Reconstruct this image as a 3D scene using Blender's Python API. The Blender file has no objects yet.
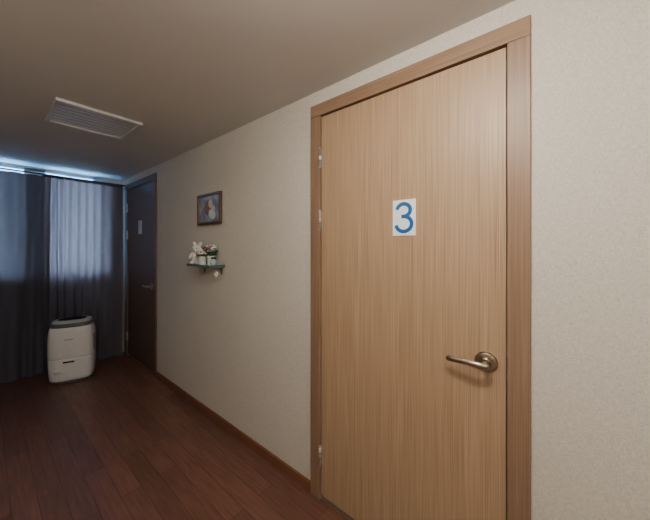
import bpy, bmesh, math, random
from mathutils import Vector, Matrix
random.seed(4)
S=bpy.context.scene
C=bpy.context.collection
WX=1.149; CEIL=2.20; CAMZ=1.36; BACKY=4.27

# ---------------- helpers ----------------
def srgb(r,g,b):
    f=lambda c:(c/255/12.92 if c/255<=0.04045 else ((c/255+0.055)/1.055)**2.4)
    return (f(r),f(g),f(b),1)
def newmat(name):
    m=bpy.data.materials.new(name); m.use_nodes=True
    nt=m.node_tree; b=nt.nodes['Principled BSDF']
    return m,nt,b
def plain(name,col,rough=0.5,metal=0.0,var=0.04,bump=0.0,scale=40):
    m,nt,b=newmat(name)
    tc=nt.nodes.new('ShaderNodeTexCoord'); n=nt.nodes.new('ShaderNodeTexNoise')
    n.inputs['Scale'].default_value=scale; n.inputs['Detail'].default_value=3
    nt.links.new(tc.outputs['Object'],n.inputs['Vector'])
    r=nt.nodes.new('ShaderNodeValToRGB')
    r.color_ramp.elements[0].position=.3; r.color_ramp.elements[1].position=.7
    r.color_ramp.elements[0].color=tuple(c*(1-var) for c in col[:3])+(1,)
    r.color_ramp.elements[1].color=tuple(min(1,c*(1+var)) for c in col[:3])+(1,)
    nt.links.new(n.outputs['Fac'],r.inputs['Fac']); nt.links.new(r.outputs['Color'],b.inputs['Base Color'])
    b.inputs['Roughness'].default_value=rough; b.inputs['Metallic'].default_value=metal
    if bump:
        bp=nt.nodes.new('ShaderNodeBump'); bp.inputs['Strength'].default_value=bump; bp.inputs['Distance'].default_value=.002
        nt.links.new(n.outputs['Fac'],bp.inputs['Height']); nt.links.new(bp.outputs['Normal'],b.inputs['Normal'])
    return m
def wood(name,dark,mid,light,along='Z',rough=.44,fine=95,bump=.06):
    m,nt,b=newmat(name)
    tc=nt.nodes.new('ShaderNodeTexCoord')
    def nz(a,l,detail):
        mp=nt.nodes.new('ShaderNodeMapping')
        s=[a,a,a]; s['XYZ'.index(along)]=l
        mp.inputs['Scale'].default_value=s
        n=nt.nodes.new('ShaderNodeTexNoise'); n.inputs['Scale'].default_value=1; n.inputs['Detail'].default_value=detail
        nt.links.new(tc.outputs['Object'],mp.inputs['Vector']); nt.links.new(mp.outputs['Vector'],n.inputs['Vector'])
        return n
    n1=nz(fine*4.0,2.6,2); n2=nz(fine*.8,.5,3)
    mx=nt.nodes.new('ShaderNodeMath'); mx.operation='MULTIPLY_ADD'; mx.inputs[1].default_value=.78
    sc=nt.nodes.new('ShaderNodeMath'); sc.operation='MULTIPLY'; sc.inputs[1].default_value=.22
    nt.links.new(n2.outputs['Fac'],sc.inputs[0]); nt.links.new(n1.outputs['Fac'],mx.inputs[0]); nt.links.new(sc.outputs[0],mx.inputs[2])
    r=nt.nodes.new('ShaderNodeValToRGB'); e=r.color_ramp.elements
    e[0].position=.27; e[0].color=dark; e[1].position=.72; e[1].color=light
    k=e.new(.5); k.color=mid
    nt.links.new(mx.outputs[0],r.inputs['Fac']); nt.links.new(r.outputs['Color'],b.inputs['Base Color'])
    bp=nt.nodes.new('ShaderNodeBump'); bp.inputs['Strength'].default_value=bump; bp.inputs['Distance'].default_value=.001
    nt.links.new(mx.outputs[0],bp.inputs['Height']); nt.links.new(bp.outputs['Normal'],b.inputs['Normal'])
    b.inputs['Roughness'].default_value=rough
    return m
def mkobj(name,bm,mat=None,smooth=False):
    me=bpy.data.meshes.new(name); bm.to_mesh(me); bm.free()
    o=bpy.data.objects.new(name,me); C.objects.link(o)
    if mat:
        for mm in (mat if isinstance(mat,list) else [mat]): me.materials.append(mm)
    if smooth:
        for p in me.polygons: p.use_smooth=True
    return o
def addbox(bm,lo,hi,bev=0,seg=2,mi=0):
    r=bmesh.ops.create_cube(bm,size=1)
    vs=r['verts']
    c=[(a+b)/2 for a,b in zip(lo,hi)]; s=[b-a for a,b in zip(lo,hi)]
    for v in vs: v.co=Vector((v.co.x*s[0]+c[0],v.co.y*s[1]+c[1],v.co.z*s[2]+c[2]))
    fs={f for v in vs for f in v.link_faces}
    for f in fs: f.material_index=mi
    if bev>0:
        es={e for v in vs for e in v.link_edges}
        bmesh.ops.bevel(bm,geom=list(es),offset=bev,segments=seg,affect='EDGES',profile=.5,material=mi)
def box(name,lo,hi,mat,bev=0,seg=2):
    bm=bmesh.new(); addbox(bm,lo,hi,bev,seg); return mkobj(name,bm,mat)
def boxes(name,lst,mat,bev=0):
    bm=bmesh.new()
    for lo,hi in lst: addbox(bm,lo,hi,bev)
    return mkobj(name,bm,mat)
def cyl(bm,p0,p1,r0,r1=None,seg=32,mi=0):
    if r1 is None: r1=r0
    p0=Vector(p0);p1=Vector(p1); d=p1-p0
    q=Vector((0,0,1)).rotation_difference(d.normalized()).to_matrix().to_4x4()
    m=Matrix.Translation((p0+p1)/2)@q
    r=bmesh.ops.create_cone(bm,cap_ends=True,segments=seg,radius1=r0,radius2=r1,depth=d.length,matrix=m)
    for f in {f for v in r['verts'] for f in v.link_faces}:
        f.material_index=mi; f.smooth=len(f.verts)==4
def ell(bm,c,s,rot=None,mi=0,u=20,v=12):
    m=Matrix.Translation(c)@(rot.to_4x4() if rot else Matrix.Identity(4))@Matrix.Diagonal((s[0],s[1],s[2],1))
    r=bmesh.ops.create_uvsphere(bm,u_segments=u,v_segments=v,radius=1,matrix=m)
    for f in {f for w in r['verts'] for f in w.link_faces}: f.material_index=mi; f.smooth=True
def lathe(bm,c,prof,seg=32,mi=0):
    rings=[]
    for (r,z) in prof:
        rings.append([bm.verts.new((c[0]+r*math.cos(2*math.pi*i/seg),c[1]+r*math.sin(2*math.pi*i/seg),c[2]+z)) for i in range(seg)])
    for a,b in zip(rings,rings[1:]):
        for i in range(seg):
            f=bm.faces.new((a[i],a[(i+1)%seg],b[(i+1)%seg],b[i])); f.smooth=True; f.material_index=mi
    for rg,rev in ((rings[0],True),(rings[-1],False)):
        f=bm.faces.new(rg[::-1] if rev else rg); f.material_index=mi
def group(name,loc,parts):
    e=bpy.data.objects.new(name,None); e.location=loc; e.empty_display_size=.1; C.objects.link(e)
    inv=Matrix.Translation(loc).inverted()
    for p in parts: p.parent=e; p.matrix_parent_inverse=inv
    return e

# ---------------- materials ----------------
def wallpaper():
    m,nt,b=newmat('linen_wallpaper')
    L=nt.links.new
    tc=nt.nodes.new('ShaderNodeTexCoord')
    ns=[]
    for sc in ((200,900,70),(200,90,700),(3,3,3)):
        mp=nt.nodes.new('ShaderNodeMapping'); mp.inputs['Scale'].default_value=sc
        n=nt.nodes.new('ShaderNodeTexNoise'); n.inputs['Scale'].default_value=1; n.inputs['Detail'].default_value=3
        L(tc.outputs['Object'],mp.inputs['Vector']); L(mp.outputs['Vector'],n.inputs['Vector']); ns.append(n)
    ad=nt.nodes.new('ShaderNodeMath'); ad.operation='ADD'; L(ns[0].outputs['Fac'],ad.inputs[0]); L(ns[1].outputs['Fac'],ad.inputs[1])
    hf=nt.nodes.new('ShaderNodeMath'); hf.operation='MULTIPLY'; hf.inputs[1].default_value=.5; L(ad.outputs[0],hf.inputs[0])
    r=nt.nodes.new('ShaderNodeValToRGB'); e=r.color_ramp.elements
    e[0].position=.36; e[0].color=srgb(174,167,156); e[1].position=.64; e[1].color=srgb(212,207,198)
    L(hf.outputs[0],r.inputs['Fac'])
    # wallpaper strip seams
    sp=nt.nodes.new('ShaderNodeSeparateXYZ'); L(tc.outputs['Object'],sp.inputs[0])
    a=nt.nodes.new('ShaderNodeMath'); a.operation='ADD'; a.inputs[1].default_value=10.10; L(sp.outputs['Y'],a.inputs[0])
    mo=nt.nodes.new('ShaderNodeMath'); mo.operation='MODULO'; mo.inputs[1].default_value=.93; L(a.outputs[0],mo.inputs[0])
    lt=nt.nodes.new('ShaderNodeMath'); lt.operation='LESS_THAN'; lt.inputs[1].default_value=.003; L(mo.outputs[0],lt.inputs[0])
    ms=nt.nodes.new('ShaderNodeMath'); ms.operation='MULTIPLY'; ms.inputs[1].default_value=.2; L(lt.outputs[0],ms.inputs[0])
    mix=nt.nodes.new('ShaderNodeMix'); mix.data_type='RGBA'
    L(ms.outputs[0],mix.inputs['Factor']); L(r.outputs['Color'],mix.inputs['A']); mix.inputs['B'].default_value=srgb(120,105,85)
    L(mix.outputs['Result'],b.inputs['Base Color'])
    bp=nt.nodes.new('ShaderNodeBump'); bp.inputs['Strength'].default_value=.25; bp.inputs['Distance'].default_value=.001
    L(hf.outputs[0],bp.inputs['Height']); L(bp.outputs['Normal'],b.inputs['Normal'])
    b.inputs['Roughness'].default_value=.75
    return m
M_wall=wallpaper()
M_ceil=plain('ceiling_paper',srgb(208,206,202),.85,var=.03,bump=.2,scale=220)
def floormat():
    m,nt,b=newmat('laminate_planks'); L=nt.links.new
    tc=nt.nodes.new('ShaderNodeTexCoord')
    mp=nt.nodes.new('ShaderNodeMapping'); mp.inputs['Rotation'].default_value=(0,0,math.pi/2)
    L(tc.outputs['Object'],mp.inputs['Vector'])
    br=nt.nodes.new('ShaderNodeTexBrick'); br.inputs['Scale'].default_value=1
    br.inputs['Brick Width'].default_value=.9; br.inputs['Row Height'].default_value=.095
    br.inputs['Mortar Size'].default_value=.0013; br.inputs['Mortar Smooth'].default_value=.2
    br.offset=.37; br.offset_frequency=2
    br.inputs['Color1'].default_value=srgb(94,63,52); br.inputs['Color2'].default_value=srgb(114,78,64)
    br.inputs['Mortar'].default_value=srgb(52,33,28)
    L(mp.outputs['Vector'],br.inputs['Vector'])
    m2=nt.nodes.new('ShaderNodeMapping'); m2.inputs['Scale'].default_value=(70,5,1)
    n=nt.nodes.new('ShaderNodeTexNoise'); n.inputs['Scale'].default_value=1; n.inputs['Detail'].default_value=5
    L(tc.outputs['Object'],m2.inputs['Vector']); L(m2.outputs['Vector'],n.inputs['Vector'])
    r=nt.nodes.new('ShaderNodeValToRGB'); e=r.color_ramp.elements
    e[0].position=.3; e[0].color=(.72,.69,.67,1); e[1].position=.7; e[1].color=(1.15,1.15,1.15,1)
    L(n.outputs['Fac'],r.inputs['Fac'])
    mx=nt.nodes.new('ShaderNodeMix'); mx.data_type='RGBA'; mx.blend_type='MULTIPLY'; mx.inputs['Factor'].default_value=1
    L(br.outputs['Color'],mx.inputs['A']); L(r.outputs['Color'],mx.inputs['B']); L(mx.outputs['Result'],b.inputs['Base Color'])
    bp=nt.nodes.new('ShaderNodeBump'); bp.inputs['Strength'].default_value=.2; bp.inputs['Distance'].default_value=.001
    L(n.outputs['Fac'],bp.inputs['Height']); L(bp.outputs['Normal'],b.inputs['Normal'])
    b.inputs['Roughness'].default_value=.40
    return m
M_floor=floormat()
M_leaf=wood('oak_veneer',srgb(134,107,81),srgb(162,134,105),srgb(186,159,130),'Z')
M_jamb=wood('frame_veneer',srgb(114,89,70),srgb(130,104,83),srgb(146,119,96),'Z',fine=70)
M_head=wood('frame_veneer_h',srgb(114,89,70),srgb(130,104,83),srgb(146,119,96),'Y',fine=70)
M_leafD=wood('oak_veneer_shaded',srgb(78,62,55),srgb(92,73,64),srgb(106,85,75),'Z')  # same door wood, darkened so the dim far end is in its colour
M_jambD=wood('frame_veneer_shaded',srgb(82,66,58),srgb(96,77,68),srgb(110,88,78),'Z')  # far door frame, with the weaker light there painted into its tones
M_base=wood('baseboard_wood',srgb(92,56,40),srgb(114,72,52),srgb(132,86,62),'Y')
M_metal=plain('brushed_nickel',srgb(172,160,142),.28,1.0,var=.08)
M_steel=plain('steel',srgb(190,190,188),.35,1.0)
M_hinge=plain('hinge_steel',srgb(190,188,184),.3,.8)
M_dark=plain('dark_gap',srgb(24,18,14),.8)
M_white=plain('white_plastic',srgb(220,220,222),.35)
M_sign=plain('sign_acrylic',srgb(232,240,244),.25)
M_blue=plain('blue_vinyl',srgb(14,88,152),.35)
M_grey=plain('grey_plastic',srgb(92,96,102),.35)
M_lgrey=plain('light_grey_plastic',srgb(170,172,176),.35)
M_black=plain('black_plastic',srgb(22,22,26),.25)

# ---------------- room shell ----------------
XL=-.95; YB=-2.0; T=.12
D=[(.049,1.023),(3.18,4.158)]   # door frame outer extents
FT=2.123
i=.012
segs=[]
ys=[YB,D[0][0]+i,D[0][1]-i,D[1][0]+i,D[1][1]-i,BACKY]
segs.append(((WX,ys[0],0),(WX+T,ys[1],CEIL)))
segs.append(((WX,ys[1],FT-i),(WX+T,ys[2],CEIL)))
segs.append(((WX,ys[2],0),(WX+T,ys[3],CEIL)))
segs.append(((WX,ys[3],FT-i),(WX+T,ys[4],CEIL)))
segs.append(((WX,ys[4],0),(WX+T,ys[5],CEIL)))
boxes('wall_right',segs,M_wall)
box('wall_left',(XL-T,YB,0),(XL,BACKY,CEIL),M_wall)
box('wall_front',(XL-T,YB-T,0),(WX+T,YB,CEIL),M_wall)
WL,WR,WB,WT=-.62,.90,1.0,2.185
boxes('wall_back',[((XL-T,BACKY,0),(WL,BACKY+T,CEIL)),((WR,BACKY,0),(WX+T,BACKY+T,CEIL)),
                   ((WL,BACKY,0),(WR,BACKY+T,WB)),((WL,BACKY,WT),(WR,BACKY+T,CEIL))],M_wall)
box('floor',(XL-T,YB-T,-.1),(WX+T,BACKY+T,0),M_floor)
box('ceiling',(XL-T,YB-T,CEIL),(WX+T,BACKY+T,CEIL+.1),M_ceil)
boxes('baseboard_right',[((WX-.012,YB,0),(WX,D[0][0],.06)),((WX-.012,D[0][1],0),(WX,D[1][0],.06))],M_base,.002)
box('baseboard_left',(XL,YB,0),(XL+.012,BACKY,.06),M_base,.002)

# window
M_wf=plain('window_frame_white',srgb(200,205,212),.4)
gm,nt,b=newmat('window_glass'); b.inputs['Transmission Weight'].default_value=1; b.inputs['Roughness'].default_value=.12; b.inputs['IOR'].default_value=1.1; b.inputs['Base Color'].default_value=(.9,.95,1,1)
fr=[((WL,BACKY+.02,WB),(WR,BACKY+.08,WB+.05)),((WL,BACKY+.02,WT-.025),(WR,BACKY+.08,WT)),
    ((WL,BACKY+.02,WB),(WL+.05,BACKY+.08,WT)),((WR-.05,BACKY+.02,WB),(WR,BACKY+.08,WT)),
    ((.28,BACKY+.02,WB),(.44,BACKY+.08,WT)),((.635,BACKY+.03,WB),(.655,BACKY+.06,WT))]
wf=boxes('frame',fr,M_wf,.003)
wg=box('glass',(WL+.05,BACKY+.045,WB+.05),(WR-.05,BACKY+.05,WT-.025),gm)
group('window_1',(.12,BACKY+.05,1.5),[wf,wg])

# ---------------- doors ----------------
def door(name,y0,y1,ml,mj,mh,handle_z=.943,sign=None):
    fw=.066; P=.014; parts=[]
    x0=WX-P
    bm=bmesh.new()
    addbox(bm,(x0,y0,0),(WX+.11,y0+fw,FT-fw),.003)
    addbox(bm,(x0,y1-fw,0),(WX+.11,y1,FT-fw),.003)
    parts.append(mkobj('jambs',bm,mj))
    bm=bmesh.new(); addbox(bm,(x0,y0,FT-fw),(WX+.11,y1,FT),.003)
    parts.append(mkobj('head_jamb',bm,mh))
    bm=bmesh.new()
    addbox(bm,(WX+.055,y0+fw,0),(WX+.075,y1-fw,FT-fw))
    parts.append(mkobj('door_stop',bm,M_dark))
    g=.0035
    parts.append(box('leaf',(WX-.002,y0+fw+g,.022),(WX+.04,y1-fw-g,FT-fw-g-.002),ml,.0015))
    parts.append(box('threshold',(WX+.0,y0+fw,0),(WX+.10,y1-fw,.014),M_steel,.003))
    # hinges on far side
    bm=bmesh.new()
    for z in (.24,1.497,1.832):
        yy=y1-fw
        cyl(bm,(WX-.012,yy-.001,z-.046),(WX-.012,yy-.001,z+.046),.0070,seg=16)
        for k in (-.050,.050): ell(bm,(WX-.012,yy-.001,z+k),(.006,.006,.007),u=10,v=8)
        addbox(bm,(WX-.006,yy-.010,z-.046),(WX-.003,yy+.0,z+.046))
        for k in (-.016,.016):
            cyl(bm,(WX-.012,yy-.001,z+k-.001),(WX-.012,yy-.001,z+k+.001),.0076,seg=16,mi=1)
    parts.append(mkobj('hinges',bm,[M_hinge,M_dark]))
    # lever handle
    hy=y0+fw+.064; z=handle_z; xf=WX-.002
    bm=bmesh.new()
    cyl(bm,(xf,hy,z),(xf-.006,hy,z),.036,.036,48)
    cyl(bm,(xf-.006,hy,z),(xf-.011,hy,z),.036,.030,48)
    cyl(bm,(xf-.011,hy,z),(xf-.016,hy,z),.018,.014,32)
    cyl(bm,(xf-.010,hy,z),(xf-.050,hy,z),.0105,.0105,32)
    rose=mkobj('handle_rose',bm,M_metal); parts.append(rose)
    bm=bmesh.new()
    path=[(-.036,-.010,0,.006,.006),(-.042,-.011,0,.0105,.0105),(-.050,-.006,0,.0125,.0115),(-.056,.006,0,.0125,.0105),(-.059,.022,.001,.0115,.009),(-.059,.05,.003,.0105,.0075),
          (-.057,.08,.003,.0105,.007),(-.054,.105,.001,.011,.0065),(-.051,.118,-.001,.0105,.006),(-.049,.124,-.002,.006,.004),(-.0488,.1255,-.002,.001,.001)]
    rings=[]
    pts=[Vector((xf+a,hy+b_,z+c_)) for a,b_,c_,_,_ in path]
    for k,(p,(a,b_,c_,rz,rx)) in enumerate(zip(pts,path)):
        t=(pts[min(k+1,len(pts)-1)]-pts[max(k-1,0)]).normalized()
        side=t.cross(Vector((0,0,1))).normalized()
        rings.append([bm.verts.new(p+side*rx*math.cos(q)+Vector((0,0,1))*rz*math.sin(q)) for q in [2*math.pi*j/16 for j in range(16)]])
    for A,B in zip(rings,rings[1:]):
        for j in range(16):
            f=bm.faces.new((A[j],A[(j+1)%16],B[(j+1)%16],B[j])); f.smooth=True
    bm.faces.new(rings[0]); bm.faces.new(rings[-1])
    bmesh.ops.recalc_face_normals(bm,faces=bm.faces)
    lev=mkobj('handle_lever',bm,M_metal); s=lev.modifiers.new('s','SUBSURF'); s.levels=1; s.render_levels=2
    parts.append(lev)
    parts.append(box('strike_plate',(WX-.0035,y0+fw-.0005,z-.03),(WX+.01,y0+fw+.003,z+.03),M_dark))
    return group(name,(WX+.02,(y0+y1)/2,0),parts)
door('door_1',*D[0],M_leaf,M_jamb,M_head)
door('door_2',*D[1],M_leafD,M_jambD,M_jambD,.93)

# number plate
def ribbon(cl,wd,x,y0,z0,s,mat,name):
    n=len(cl); bm=bmesh.new(); rows=[]
    P=[Vector((a*s,b*s)) for a,b in cl]
    for k in range(n):
        t=(P[min(k+1,n-1)]-P[max(k-1,0)]).normalized(); nn=Vector((-t.y,t.x))
        a=P[k]+nn*wd/2; b=P[k]-nn*wd/2
        rows.append([bm.verts.new((xx,y0-q.x,z0+q.y)) for xx,q in ((x,a),(x,b),(x+.0008,b),(x+.0008,a))])
    for A,B in zip(rows,rows[1:]):
        for j in range(4): bm.faces.new((A[j],A[(j+1)%4],B[(j+1)%4],B[j]))
    bm.faces.new(rows[0]); bm.faces.new(rows[-1])
    bmesh.ops.recalc_face_normals(bm,faces=bm.faces)
    return mkobj(name,bm,mat)
def plate(name,yc,zc,txt):
    w,h=.103,.155; x=WX-.002
    parts=[box('plate',(x-.004,yc-w/2,zc-h/2),(x,yc+w/2,zc+h/2),M_sign,.001)]
    if txt:
        up=[];dn=[]
        for k in range(33):
            a=math.radians(172-(172+90)*k/32); up.append((-.01+.225*math.cos(a),.245+.205*math.sin(a)))
        for k in range(37):
            a=math.radians(90-(90+172)*k/36); dn.append((-.005+.265*math.cos(a),-.205+.245*math.sin(a)))
        parts.append(ribbon(up+[(-.085,.040)],.0165,x-.0048,yc,zc,.132,M_blue,'digit_upper'))
        parts.append(ribbon([(-.085,.040)]+dn,.0165,x-.0050,yc,zc,.132,M_blue,'digit_lower'))
    return group(name,(x,yc,zc),parts)
plate('door_number_sign',.489,1.482,'3')
plate('door_number_sign.001',3.66,1.575,'')

# ---------------- curtain ----------------
def curtainmat(name,col,tcol,tr):
    m=bpy.data.materials.new(name); m.use_nodes=True; nt=m.node_tree; nt.nodes.clear(); L=nt.links.new
    out=nt.nodes.new('ShaderNodeOutputMaterial'); d=nt.nodes.new('ShaderNodeBsdfDiffuse'); t=nt.nodes.new('ShaderNodeBsdfTranslucent')
    tc=nt.nodes.new('ShaderNodeTexCoord'); mp=nt.nodes.new('ShaderNodeMapping'); mp.inputs['Scale'].default_value=(500,50,60)
    n=nt.nodes.new('ShaderNodeTexNoise'); n.inputs['Scale'].default_value=1
    L(tc.outputs['Object'],mp.inputs['Vector']); L(mp.outputs['Vector'],n.inputs['Vector'])
    for cc,node in ((col,d),(tcol,t)):
        r=nt.nodes.new('ShaderNodeValToRGB'); r.color_ramp.elements[0].color=tuple(c*.85 for c in cc[:3])+(1,); r.color_ramp.elements[1].color=cc
        L(n.outputs['Fac'],r.inputs['Fac']); L(r.outputs['Color'],node.inputs['Color'])
    x=nt.nodes.new('ShaderNodeMixShader'); x.inputs[0].default_value=tr
    L(d.outputs[0],x.inputs[1]); L(t.outputs[0],x.inputs[2]); L(x.outputs[0],out.inputs['Surface'])
    return m
def curtain_panel(name,x0,x1,y,amp,lam,mat,ztop=2.105,zbot=.012,seed=0):
    rnd=random.Random(seed); nx=int((x1-x0)/.006); nz=60
    ph=[0]
    for k in range(nx): ph.append(ph[-1]+2*math.pi*.006/lam*(1+.45*math.sin(k*.031+seed)+.25*math.sin(k*.083+seed*2)))
    bm=bmesh.new(); g=[]
    for j in range(nz+1):
        w=j/nz; z=zbot+(ztop-zbot)*w; row=[]
        for k in range(nx+1):
            x=x0+(x1-x0)*k/nx
            A=amp*(1.15-.5*w)*(.75+.35*math.sin(k*.05+seed))
            yy=y+A*math.sin(ph[k]+.5*math.sin(3*w+k*.01))+.012*(1-w)*math.sin(k*.023+5*w)
            xx=x+.3*A*math.cos(ph[k]*.5)*(1-w)
            row.append(bm.verts.new((xx,yy,z)))
        g.append(row)
    for j in range(nz):
        for k in range(nx):
            f=bm.faces.new((g[j][k],g[j][k+1],g[j+1][k+1],g[j+1][k])); f.smooth=True
    return mkobj(name,bm,mat)
M_cur=curtainmat('slate_curtain',srgb(92,91,101),srgb(184,136,126),.16)
M_cur2=curtainmat('slate_curtain_dense',srgb(82,82,92),srgb(140,108,102),.06)
p1=curtain_panel('panel_near',.40,1.10,4.13,.026,.085,M_cur,seed=1)
p2=curtain_panel('panel_far',-.90,.46,4.19,.026,.095,M_cur2,seed=5)
bm=bmesh.new(); cyl(bm,(XL,4.16,2.118),(WX,4.16,2.118),.009,seg=16)
rod=mkobj('rod',bm,M_dark)
bm=bmesh.new()
addbox(bm,(.40,4.118,2.085),(1.10,4.142,2.112),.003)
tape=mkobj('heading_tape',bm,M_cur2)
group('window_curtain',(.1,4.16,0),[p1,p2,rod,tape])

# ---------------- ceiling vent ----------------
hx0,hx1,hy0,hy1=.262,.692,2.16,2.585
bm=bmesh.new(); w=.020; zt=CEIL; zb=CEIL-.018
addbox(bm,(hx0,hy0,zb),(hx1,hy0+w,zt),.003); addbox(bm,(hx0,hy1-w,zb),(hx1,hy1,zt),.003)
addbox(bm,(hx0,hy0+w,zb),(hx0+w,hy1-w,zt),.003); addbox(bm,(hx1-w,hy0+w,zb),(hx1,hy1-w,zt),.003)
h1=mkobj('frame',bm,plain('vent_frame',srgb(200,200,200),.35,.2))
bm=bmesh.new(); addbox(bm,(hx0+w,hy0+w,CEIL-.003),(hx1-w,hy1-w,CEIL-.0005))
h3=mkobj('backing',bm,plain('vent_backing',srgb(150,152,156),.5))
bm=bmesh.new(); nl=7; span=(hy1-hy0-2*w)
for k in range(nl):
    yc=hy0+w+span*(k+.5)/nl; a=math.radians(-5)
    vs=[]
    hw=span/nl*.465
    for xx in (hx0+w,hx1-w):
        for sy,sg in ((-1,-1),(1,-1),(1,1),(-1,1)):
            vs.append(bm.verts.new((xx,yc+sy*hw*math.cos(a),CEIL-.009-sy*hw*math.sin(a)+sg*.0008)))
    for q in ((0,1,2,3),(7,6,5,4),(0,4,5,1),(1,5,6,2),(2,6,7,3),(3,7,4,0)): bm.faces.new([vs[j] for j in q])
bmesh.ops.recalc_face_normals(bm,faces=bm.faces)
h2=mkobj('louvers',bm,plain('vent_louver',srgb(236,240,246),.2))
group('ceiling_vent',((hx0+hx1)/2,(hy0+hy1)/2,CEIL),[h1,h2,h3])

# ---------------- dehumidifier ----------------
def superring(bm,a,b,n,z,seg=48,ox=0,oy=0):
    r=[]
    for k in range(seg):
        t=2*math.pi*k/seg; c,s=math.cos(t),math.sin(t)
        r.append(bm.verts.new((ox+a*abs(c)**(2/n)*(1 if c>=0 else -1),oy+b*abs(s)**(2/n)*(1 if s>=0 else -1),z)))
    return r
def loft(name,secs,mat,n=3.1,seg=48,caps=True):
    bm=bmesh.new(); R=[superring(bm,a,b,n,z,seg) for a,b,z in secs]
    for A,B in zip(R,R[1:]):
        for k in range(seg):
            f=bm.faces.new((A[k],A[(k+1)%seg],B[(k+1)%seg],B[k])); f.smooth=True
    bm.faces.new(R[0][::-1]); bm.faces.new(R[-1])
    return mkobj(name,bm,mat)
parts=[]
parts.append(loft('base',[(.150,.105,.0),(.158,.112,.004),(.160,.114,.02),(.158,.112,.024)],M_grey))
parts.append(loft('tank',[(.158,.112,.024),(.168,.121,.030),(.173,.126,.06),(.178,.131,.15),(.180,.133,.235),(.179,.132,.243),(.176,.129,.246)],M_white))
parts.append(loft('seam',[(.1775,.1305,.245),(.1775,.1305,.250)],M_lgrey))
parts.append(loft('body',[(.176,.129,.248),(.179,.132,.251),(.181,.134,.262),(.181,.134,.40),(.178,.131,.48),(.171,.125,.532),(.166,.120,.545),(.162,.116,.550)],M_white))
parts.append(loft('top_band',[(.162,.116,.549),(.165,.119,.553),(.163,.117,.575),(.157,.111,.585)],M_grey))
parts.append(loft('lid',[(.148,.102,.584),(.153,.107,.590),(.152,.106,.598),(.144,.098,.609),(.128,.084,.614)],M_lgrey))
parts.append(loft('control_panel',[(.112,.070,.613),(.109,.067,.6170)],M_black))
parts.append(box('tank_handle',(-.045,-.1358,.205),(.045,-.12,.222),M_black,.005))
bm=bmesh.new()
for k in range(5): addbox(bm,(-.11+k*.014,-.128,.10),(-.103+k*.014,-.115,.13),.001)
parts.append(mkobj('water_window',bm,M_lgrey))
parts.append(box('badge',(-.035,-.1355,.43),(.035,-.128,.440),M_lgrey,.001))
bm=bmesh.new()
for k in range(8): addbox(bm,(-.1825,-.06,.28+k*.022),(-.172,.06,.29+k*.022),.001); addbox(bm,(.172,-.06,.28+k*.022),(.1825,.06,.29+k*.022),.001)
parts.append(mkobj('side_vents',bm,M_grey))
e=bpy.data.objects.new('dehumidifier',None); C.objects.link(e)
for p in parts: p.parent=e
e.location=(.59,3.82,.0); e.rotation_euler=(0,0,math.radians(-22)); e.scale=(1,1,1.0)

# ---------------- picture ----------------
py0,py1,pz0,pz1=1.93,2.285,1.53,1.778
w=.022; xo=WX-.022
bm=bmesh.new()
addbox(bm,(xo,py0,pz0),(WX-.001,py1,pz0+w),.003); addbox(bm,(xo,py0,pz1-w),(WX-.001,py1,pz1),.003)
addbox(bm,(xo,py0,pz0+w),(WX-.001,py0+w,pz1-w),.003); addbox(bm,(xo,py1-w,pz0+w),(WX-.001,py1,pz1-w),.003)
f1=mkobj('frame',bm,plain('bronze_frame',srgb(92,72,60),.35,.4))
m,nt,b=newmat('artwork'); L=nt.links.new
tc=nt.nodes.new('ShaderNodeTexCoord'); n=nt.nodes.new('ShaderNodeTexNoise'); n.inputs['Scale'].default_value=9; n.inputs['Detail'].default_value=4; n.inputs['Distortion'].default_value=1.2
L(tc.outputs['Object'],n.inputs['Vector']); r=nt.nodes.new('ShaderNodeValToRGB'); el=r.color_ramp.elements
el[0].position=.35; el[0].color=srgb(90,92,104); el[1].position=.7; el[1].color=srgb(176,166,156)
k=el.new(.52); k.color=srgb(130,132,148)
L(n.outputs['Fac'],r.inputs['Fac']); L(r.outputs['Color'],b.inputs['Base Color']); b.inputs['Roughness'].default_value=.3
f2=box('print',(WX-.012,py0+w,pz0+w),(WX-.004,py1-w,pz1-w),m)
bm=bmesh.new(); xx=WX-.0125
def disc(cy,cz,ry,rz,mi,rot=0):
    vs=[]
    for q in range(28):
        t=2*math.pi*q/28; a,b_=ry*math.cos(t),rz*math.sin(t)
        vs.append(bm.verts.new((xx-mi*.0003,cy+a*math.cos(rot)-b_*math.sin(rot),cz+a*math.sin(rot)+b_*math.cos(rot))))
    f=bm.faces.new(vs[::-1]); f.material_index=mi
disc(2.09,1.625,.085,.068,0); disc(2.125,1.665,.05,.062,1,.3); disc(2.085,1.695,.030,.034,2); disc(2.045,1.655,.024,.026,2); disc(2.06,1.61,.055,.035,3,.4)
f3=mkobj('print_figures',bm,[plain('paint_blue',srgb(130,150,180),.4),plain('paint_brown',srgb(120,88,70),.4),plain('paint_skin',srgb(206,172,150),.4),plain('paint_white',srgb(206,204,200),.4)])
group('picture_frame',(WX,2.107,1.65),[f1,f2,f3])

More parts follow.
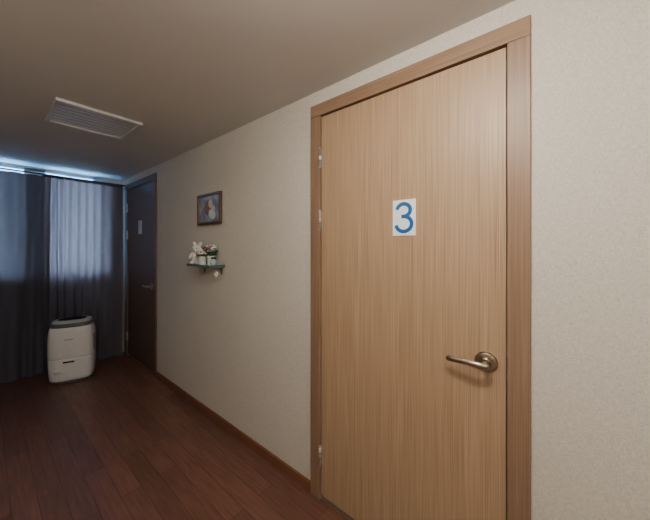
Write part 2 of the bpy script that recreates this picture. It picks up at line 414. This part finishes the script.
# ---------------- wall shelf ----------------
sz=1.215; sx0=WX-.125
M_teal=plain('teal_paint',srgb(72,98,100),.45)
bm=bmesh.new(); addbox(bm,(sx0,1.895,sz-.016),(WX,2.235,sz),.003)
s1=mkobj('board',bm,plain('shelf_board',srgb(200,204,200),.4))
bm=bmesh.new()
for yy in (1.94,2.19):
    for k in range(8):
        a0=math.pi/2*k/8; a1=math.pi/2*(k+1)/8
        cyl(bm,(WX-.004-.05*(1-math.cos(a0)),yy,sz-.06+.045*math.sin(a0)),(WX-.004-.05*(1-math.cos(a1)),yy,sz-.06+.045*math.sin(a1)),.004,seg=10)
    addbox(bm,(WX-.006,yy-.008,sz-.070),(WX,yy+.008,sz-.016),.001)
s2=mkobj('brackets',bm,M_teal)
bm=bmesh.new()
addbox(bm,(sx0-.003,1.892,sz-.014),(sx0+.001,2.238,sz+.006),.001); addbox(bm,(sx0-.003,1.892,sz-.014),(WX,1.896,sz+.006),.001); addbox(bm,(sx0-.003,2.234,sz-.014),(WX,2.238,sz+.006),.001)
s3=mkobj('edge_band',bm,M_teal)
group('wall_shelf',(WX,2.065,sz),[s1,s2,s3])
# hanging ornament
bm=bmesh.new(); cyl(bm,(sx0+.07,1.925,sz-.016),(sx0+.07,1.925,sz-.05),.001,seg=8)
for q in (-1,1): ell(bm,(sx0+.07,1.925+q*.010,sz-.058),(.007,.014,.013),Matrix.Rotation(q*.6,3,'X'))
cyl(bm,(sx0+.07,1.925,sz-.090),(sx0+.07,1.925,sz-.062),.001,.02,seg=16)
mkobj('heart_ornament',bm,plain('ornament_white',srgb(214,206,196),.5))

# plush rabbit
M_pl=plain('plush_white',srgb(214,212,208),.95,bump=.6,scale=300)
def plush(px,py,pz):
    bm=bmesh.new()
    ell(bm,(0,0,.052),(.040,.042,.052)); ell(bm,(0,-.006,.118),(.037,.038,.033))
    for s in (-1,1):
        ell(bm,(s*.020,.004,.155),(.013,.008,.026),Matrix.Rotation(s*.45,3,'Y'))
        ell(bm,(s*.040,-.018,.070),(.012,.014,.028),Matrix.Rotation(-s*.5,3,'Y'))
        ell(bm,(s*.022,-.038,.015),(.015,.026,.0148))
    ell(bm,(0,-.037,.110),(.014,.012,.011)); ell(bm,(0,.04,.03),(.012,.012,.012))
    b1=mkobj('body',bm,M_pl)
    rm=b1.modifiers.new('r','REMESH'); rm.mode='VOXEL'; rm.voxel_size=.003; rm.use_smooth_shade=True
    sm=b1.modifiers.new('s','SMOOTH'); sm.iterations=3
    bm=bmesh.new()
    for s in (-1,1): ell(bm,(s*.014,-.041,.124),(.004,.003,.004),u=10,v=8)
    ell(bm,(0,-.049,.113),(.004,.003,.003),u=10,v=8)
    b2=mkobj('eyes_nose',bm,M_black)
    e=bpy.data.objects.new('plush_rabbit',None); C.objects.link(e)
    for p in (b1,b2): p.parent=e
    e.location=(px,py,pz); e.rotation_euler=(0,0,math.radians(-50))
plush(sx0+.055,2.185,sz)

# potted flowers
M_pot=plain('pot_ceramic',srgb(224,226,222),.35)
M_leafg=plain('leaf_green',srgb(66,100,66),.6,var=.2)
def potted(name,px,py,r,h,cols,n,spread,hh,seed,potm):
    rnd=random.Random(seed); parts=[]
    bm=bmesh.new(); lathe(bm,(px,py,sz),[(r*.76,0),(r*.82,.003),(r,h*.92),(r*1.06,h*.94),(r*1.06,h),(r*.95,h),(r*.9,h*.85)])
    parts.append(mkobj('pot',bm,potm))
    bs=bmesh.new(); bf=bmesh.new()
    for k in range(n):
        a=rnd.uniform(0,2*math.pi); d=spread*math.sqrt(rnd.random()); 
        tx,ty=px+d*math.cos(a),py+d*math.sin(a); tx=min(tx,WX-.018)
        tz=sz+h+hh*(.3+.7*rnd.random())*(1-.45*(d/spread)**2)
        cyl(bs,(px+.15*d*math.cos(a),py+.15*d*math.sin(a),sz+h*.85),(tx,ty,tz-.004),.0012,seg=6)
        if k%4!=2:
            mi=rnd.randrange(len(cols)); R=rnd.uniform(.010,.015)
            for q in range(6):
                t=2*math.pi*q/6
                ell(bf,(tx+R*.62*math.cos(t),ty+R*.62*math.sin(t),tz),(R*.5,R*.5,R*.4),mi=mi,u=8,v=6)
            ell(bf,(tx,ty,tz+.002),(R*.55,R*.55,R*.6),mi=mi,u=8,v=6)
        for q in range(4):
            t=rnd.uniform(0,6.28); zz=tz-rnd.uniform(.0,.03)
            ell(bs,(min(tx+.012*math.cos(t),WX-.016),ty+.012*math.sin(t),zz),(.014,.007,.0018),Matrix.Rotation(t,3,'Z')@Matrix.Rotation(rnd.uniform(-.7,.5),3,'Y'),u=8,v=6)
    parts.append(mkobj('stems_leaves',bs,M_leafg))
    parts.append(mkobj('flowers',bf,[plain(name+'_fl%d'%i_,c,.6) for i_,c in enumerate(cols)]))
    return group(name,(px,py,sz),parts)
potted('potted_flowers',sx0+.042,2.078,.031,.066,[srgb(226,120,122),srgb(236,190,190),srgb(236,234,226),srgb(230,230,232)],28,.036,.085,3,M_pot)
potted('potted_flowers.001',sx0+.070,1.995,.032,.070,[srgb(216,84,84),srgb(216,150,156),srgb(226,220,212),srgb(200,206,214)],30,.038,.095,8,M_pot)
# candle jar at the end
bm=bmesh.new(); lathe(bm,(sx0+.050,1.925,sz),[(.019,0),(.021,.003),(.021,.040),(.016,.046),(.016,.050)]); 
j1=mkobj('jar',bm,plain('jar_teal',srgb(150,180,180),.2))
bm=bmesh.new(); lathe(bm,(sx0+.050,1.925,sz),[(.018,.050),(.018,.060),(.015,.062)]); j2=mkobj('lid',bm,M_dark)
group('candle_jar',(sx0+.050,1.925,sz),[j1,j2])

# ---------------- lights ----------------
def lamp(name,lx,ly,strength,R=.13):
    bm=bmesh.new(); lathe(bm,(lx,ly,CEIL),[(R+.012,0),(R+.012,-.016),(R,-.018)][::-1],48)
    l1=mkobj('housing',bm,M_white)
    m,nt,b=newmat('lamp_diffuser'); b.inputs['Emission Color'].default_value=(1,.91,.79,1); b.inputs['Emission Strength'].default_value=strength
    bm=bmesh.new(); lathe(bm,(lx,ly,CEIL),[(R*.1,-.135),(R*.5,-.128),(R*.8,-.108),(R*.96,-.075),(R,-.04),(R,-.018)],48)
    l2=mkobj('diffuser',bm,m)
    group(name,(lx,ly,CEIL),[l1,l2])
lamp('ceiling_lamp',.25,.20,105)
lamp('fill_lamp_rear',-.10,-1.20,75)  # added fill behind the camera, evens out the wall brightness
lamp('fill_lamp_left',-.60,1.30,16)  # extra out-of-view fill, added to lift the corridor
def area(name,loc,rot,size,power,col,sy=None,shape='SQUARE'):
    l=bpy.data.lights.new(name,'AREA'); l.energy=power; l.color=col; l.shape=shape; l.size=size
    if sy: l.size_y=sy
    o=bpy.data.objects.new(name,l); o.location=loc; o.rotation_euler=rot; C.objects.link(o); return o
area('window_daylight',((WL+WR)/2+.1,BACKY+1.1,1.15),(math.radians(-110),0,0),1.4,1050,(.24,.57,1.0),1.0,'RECTANGLE')
W=bpy.data.worlds.new('sky'); S.world=W; W.use_nodes=True
bg=W.node_tree.nodes['Background']; bg.inputs[0].default_value=(.25,.56,1,1); bg.inputs[1].default_value=7

# ---------------- camera ----------------
cd=bpy.data.cameras.new('camera'); cam=bpy.data.objects.new('camera',cd); C.objects.link(cam)
cd.sensor_width=36; cd.lens=278/650*36; cd.shift_y=-14/650; cd.clip_start=.02
cam.location=(0,0,CAMZ); cam.rotation_euler=(math.radians(90),0,math.radians(-51))
S.camera=cam
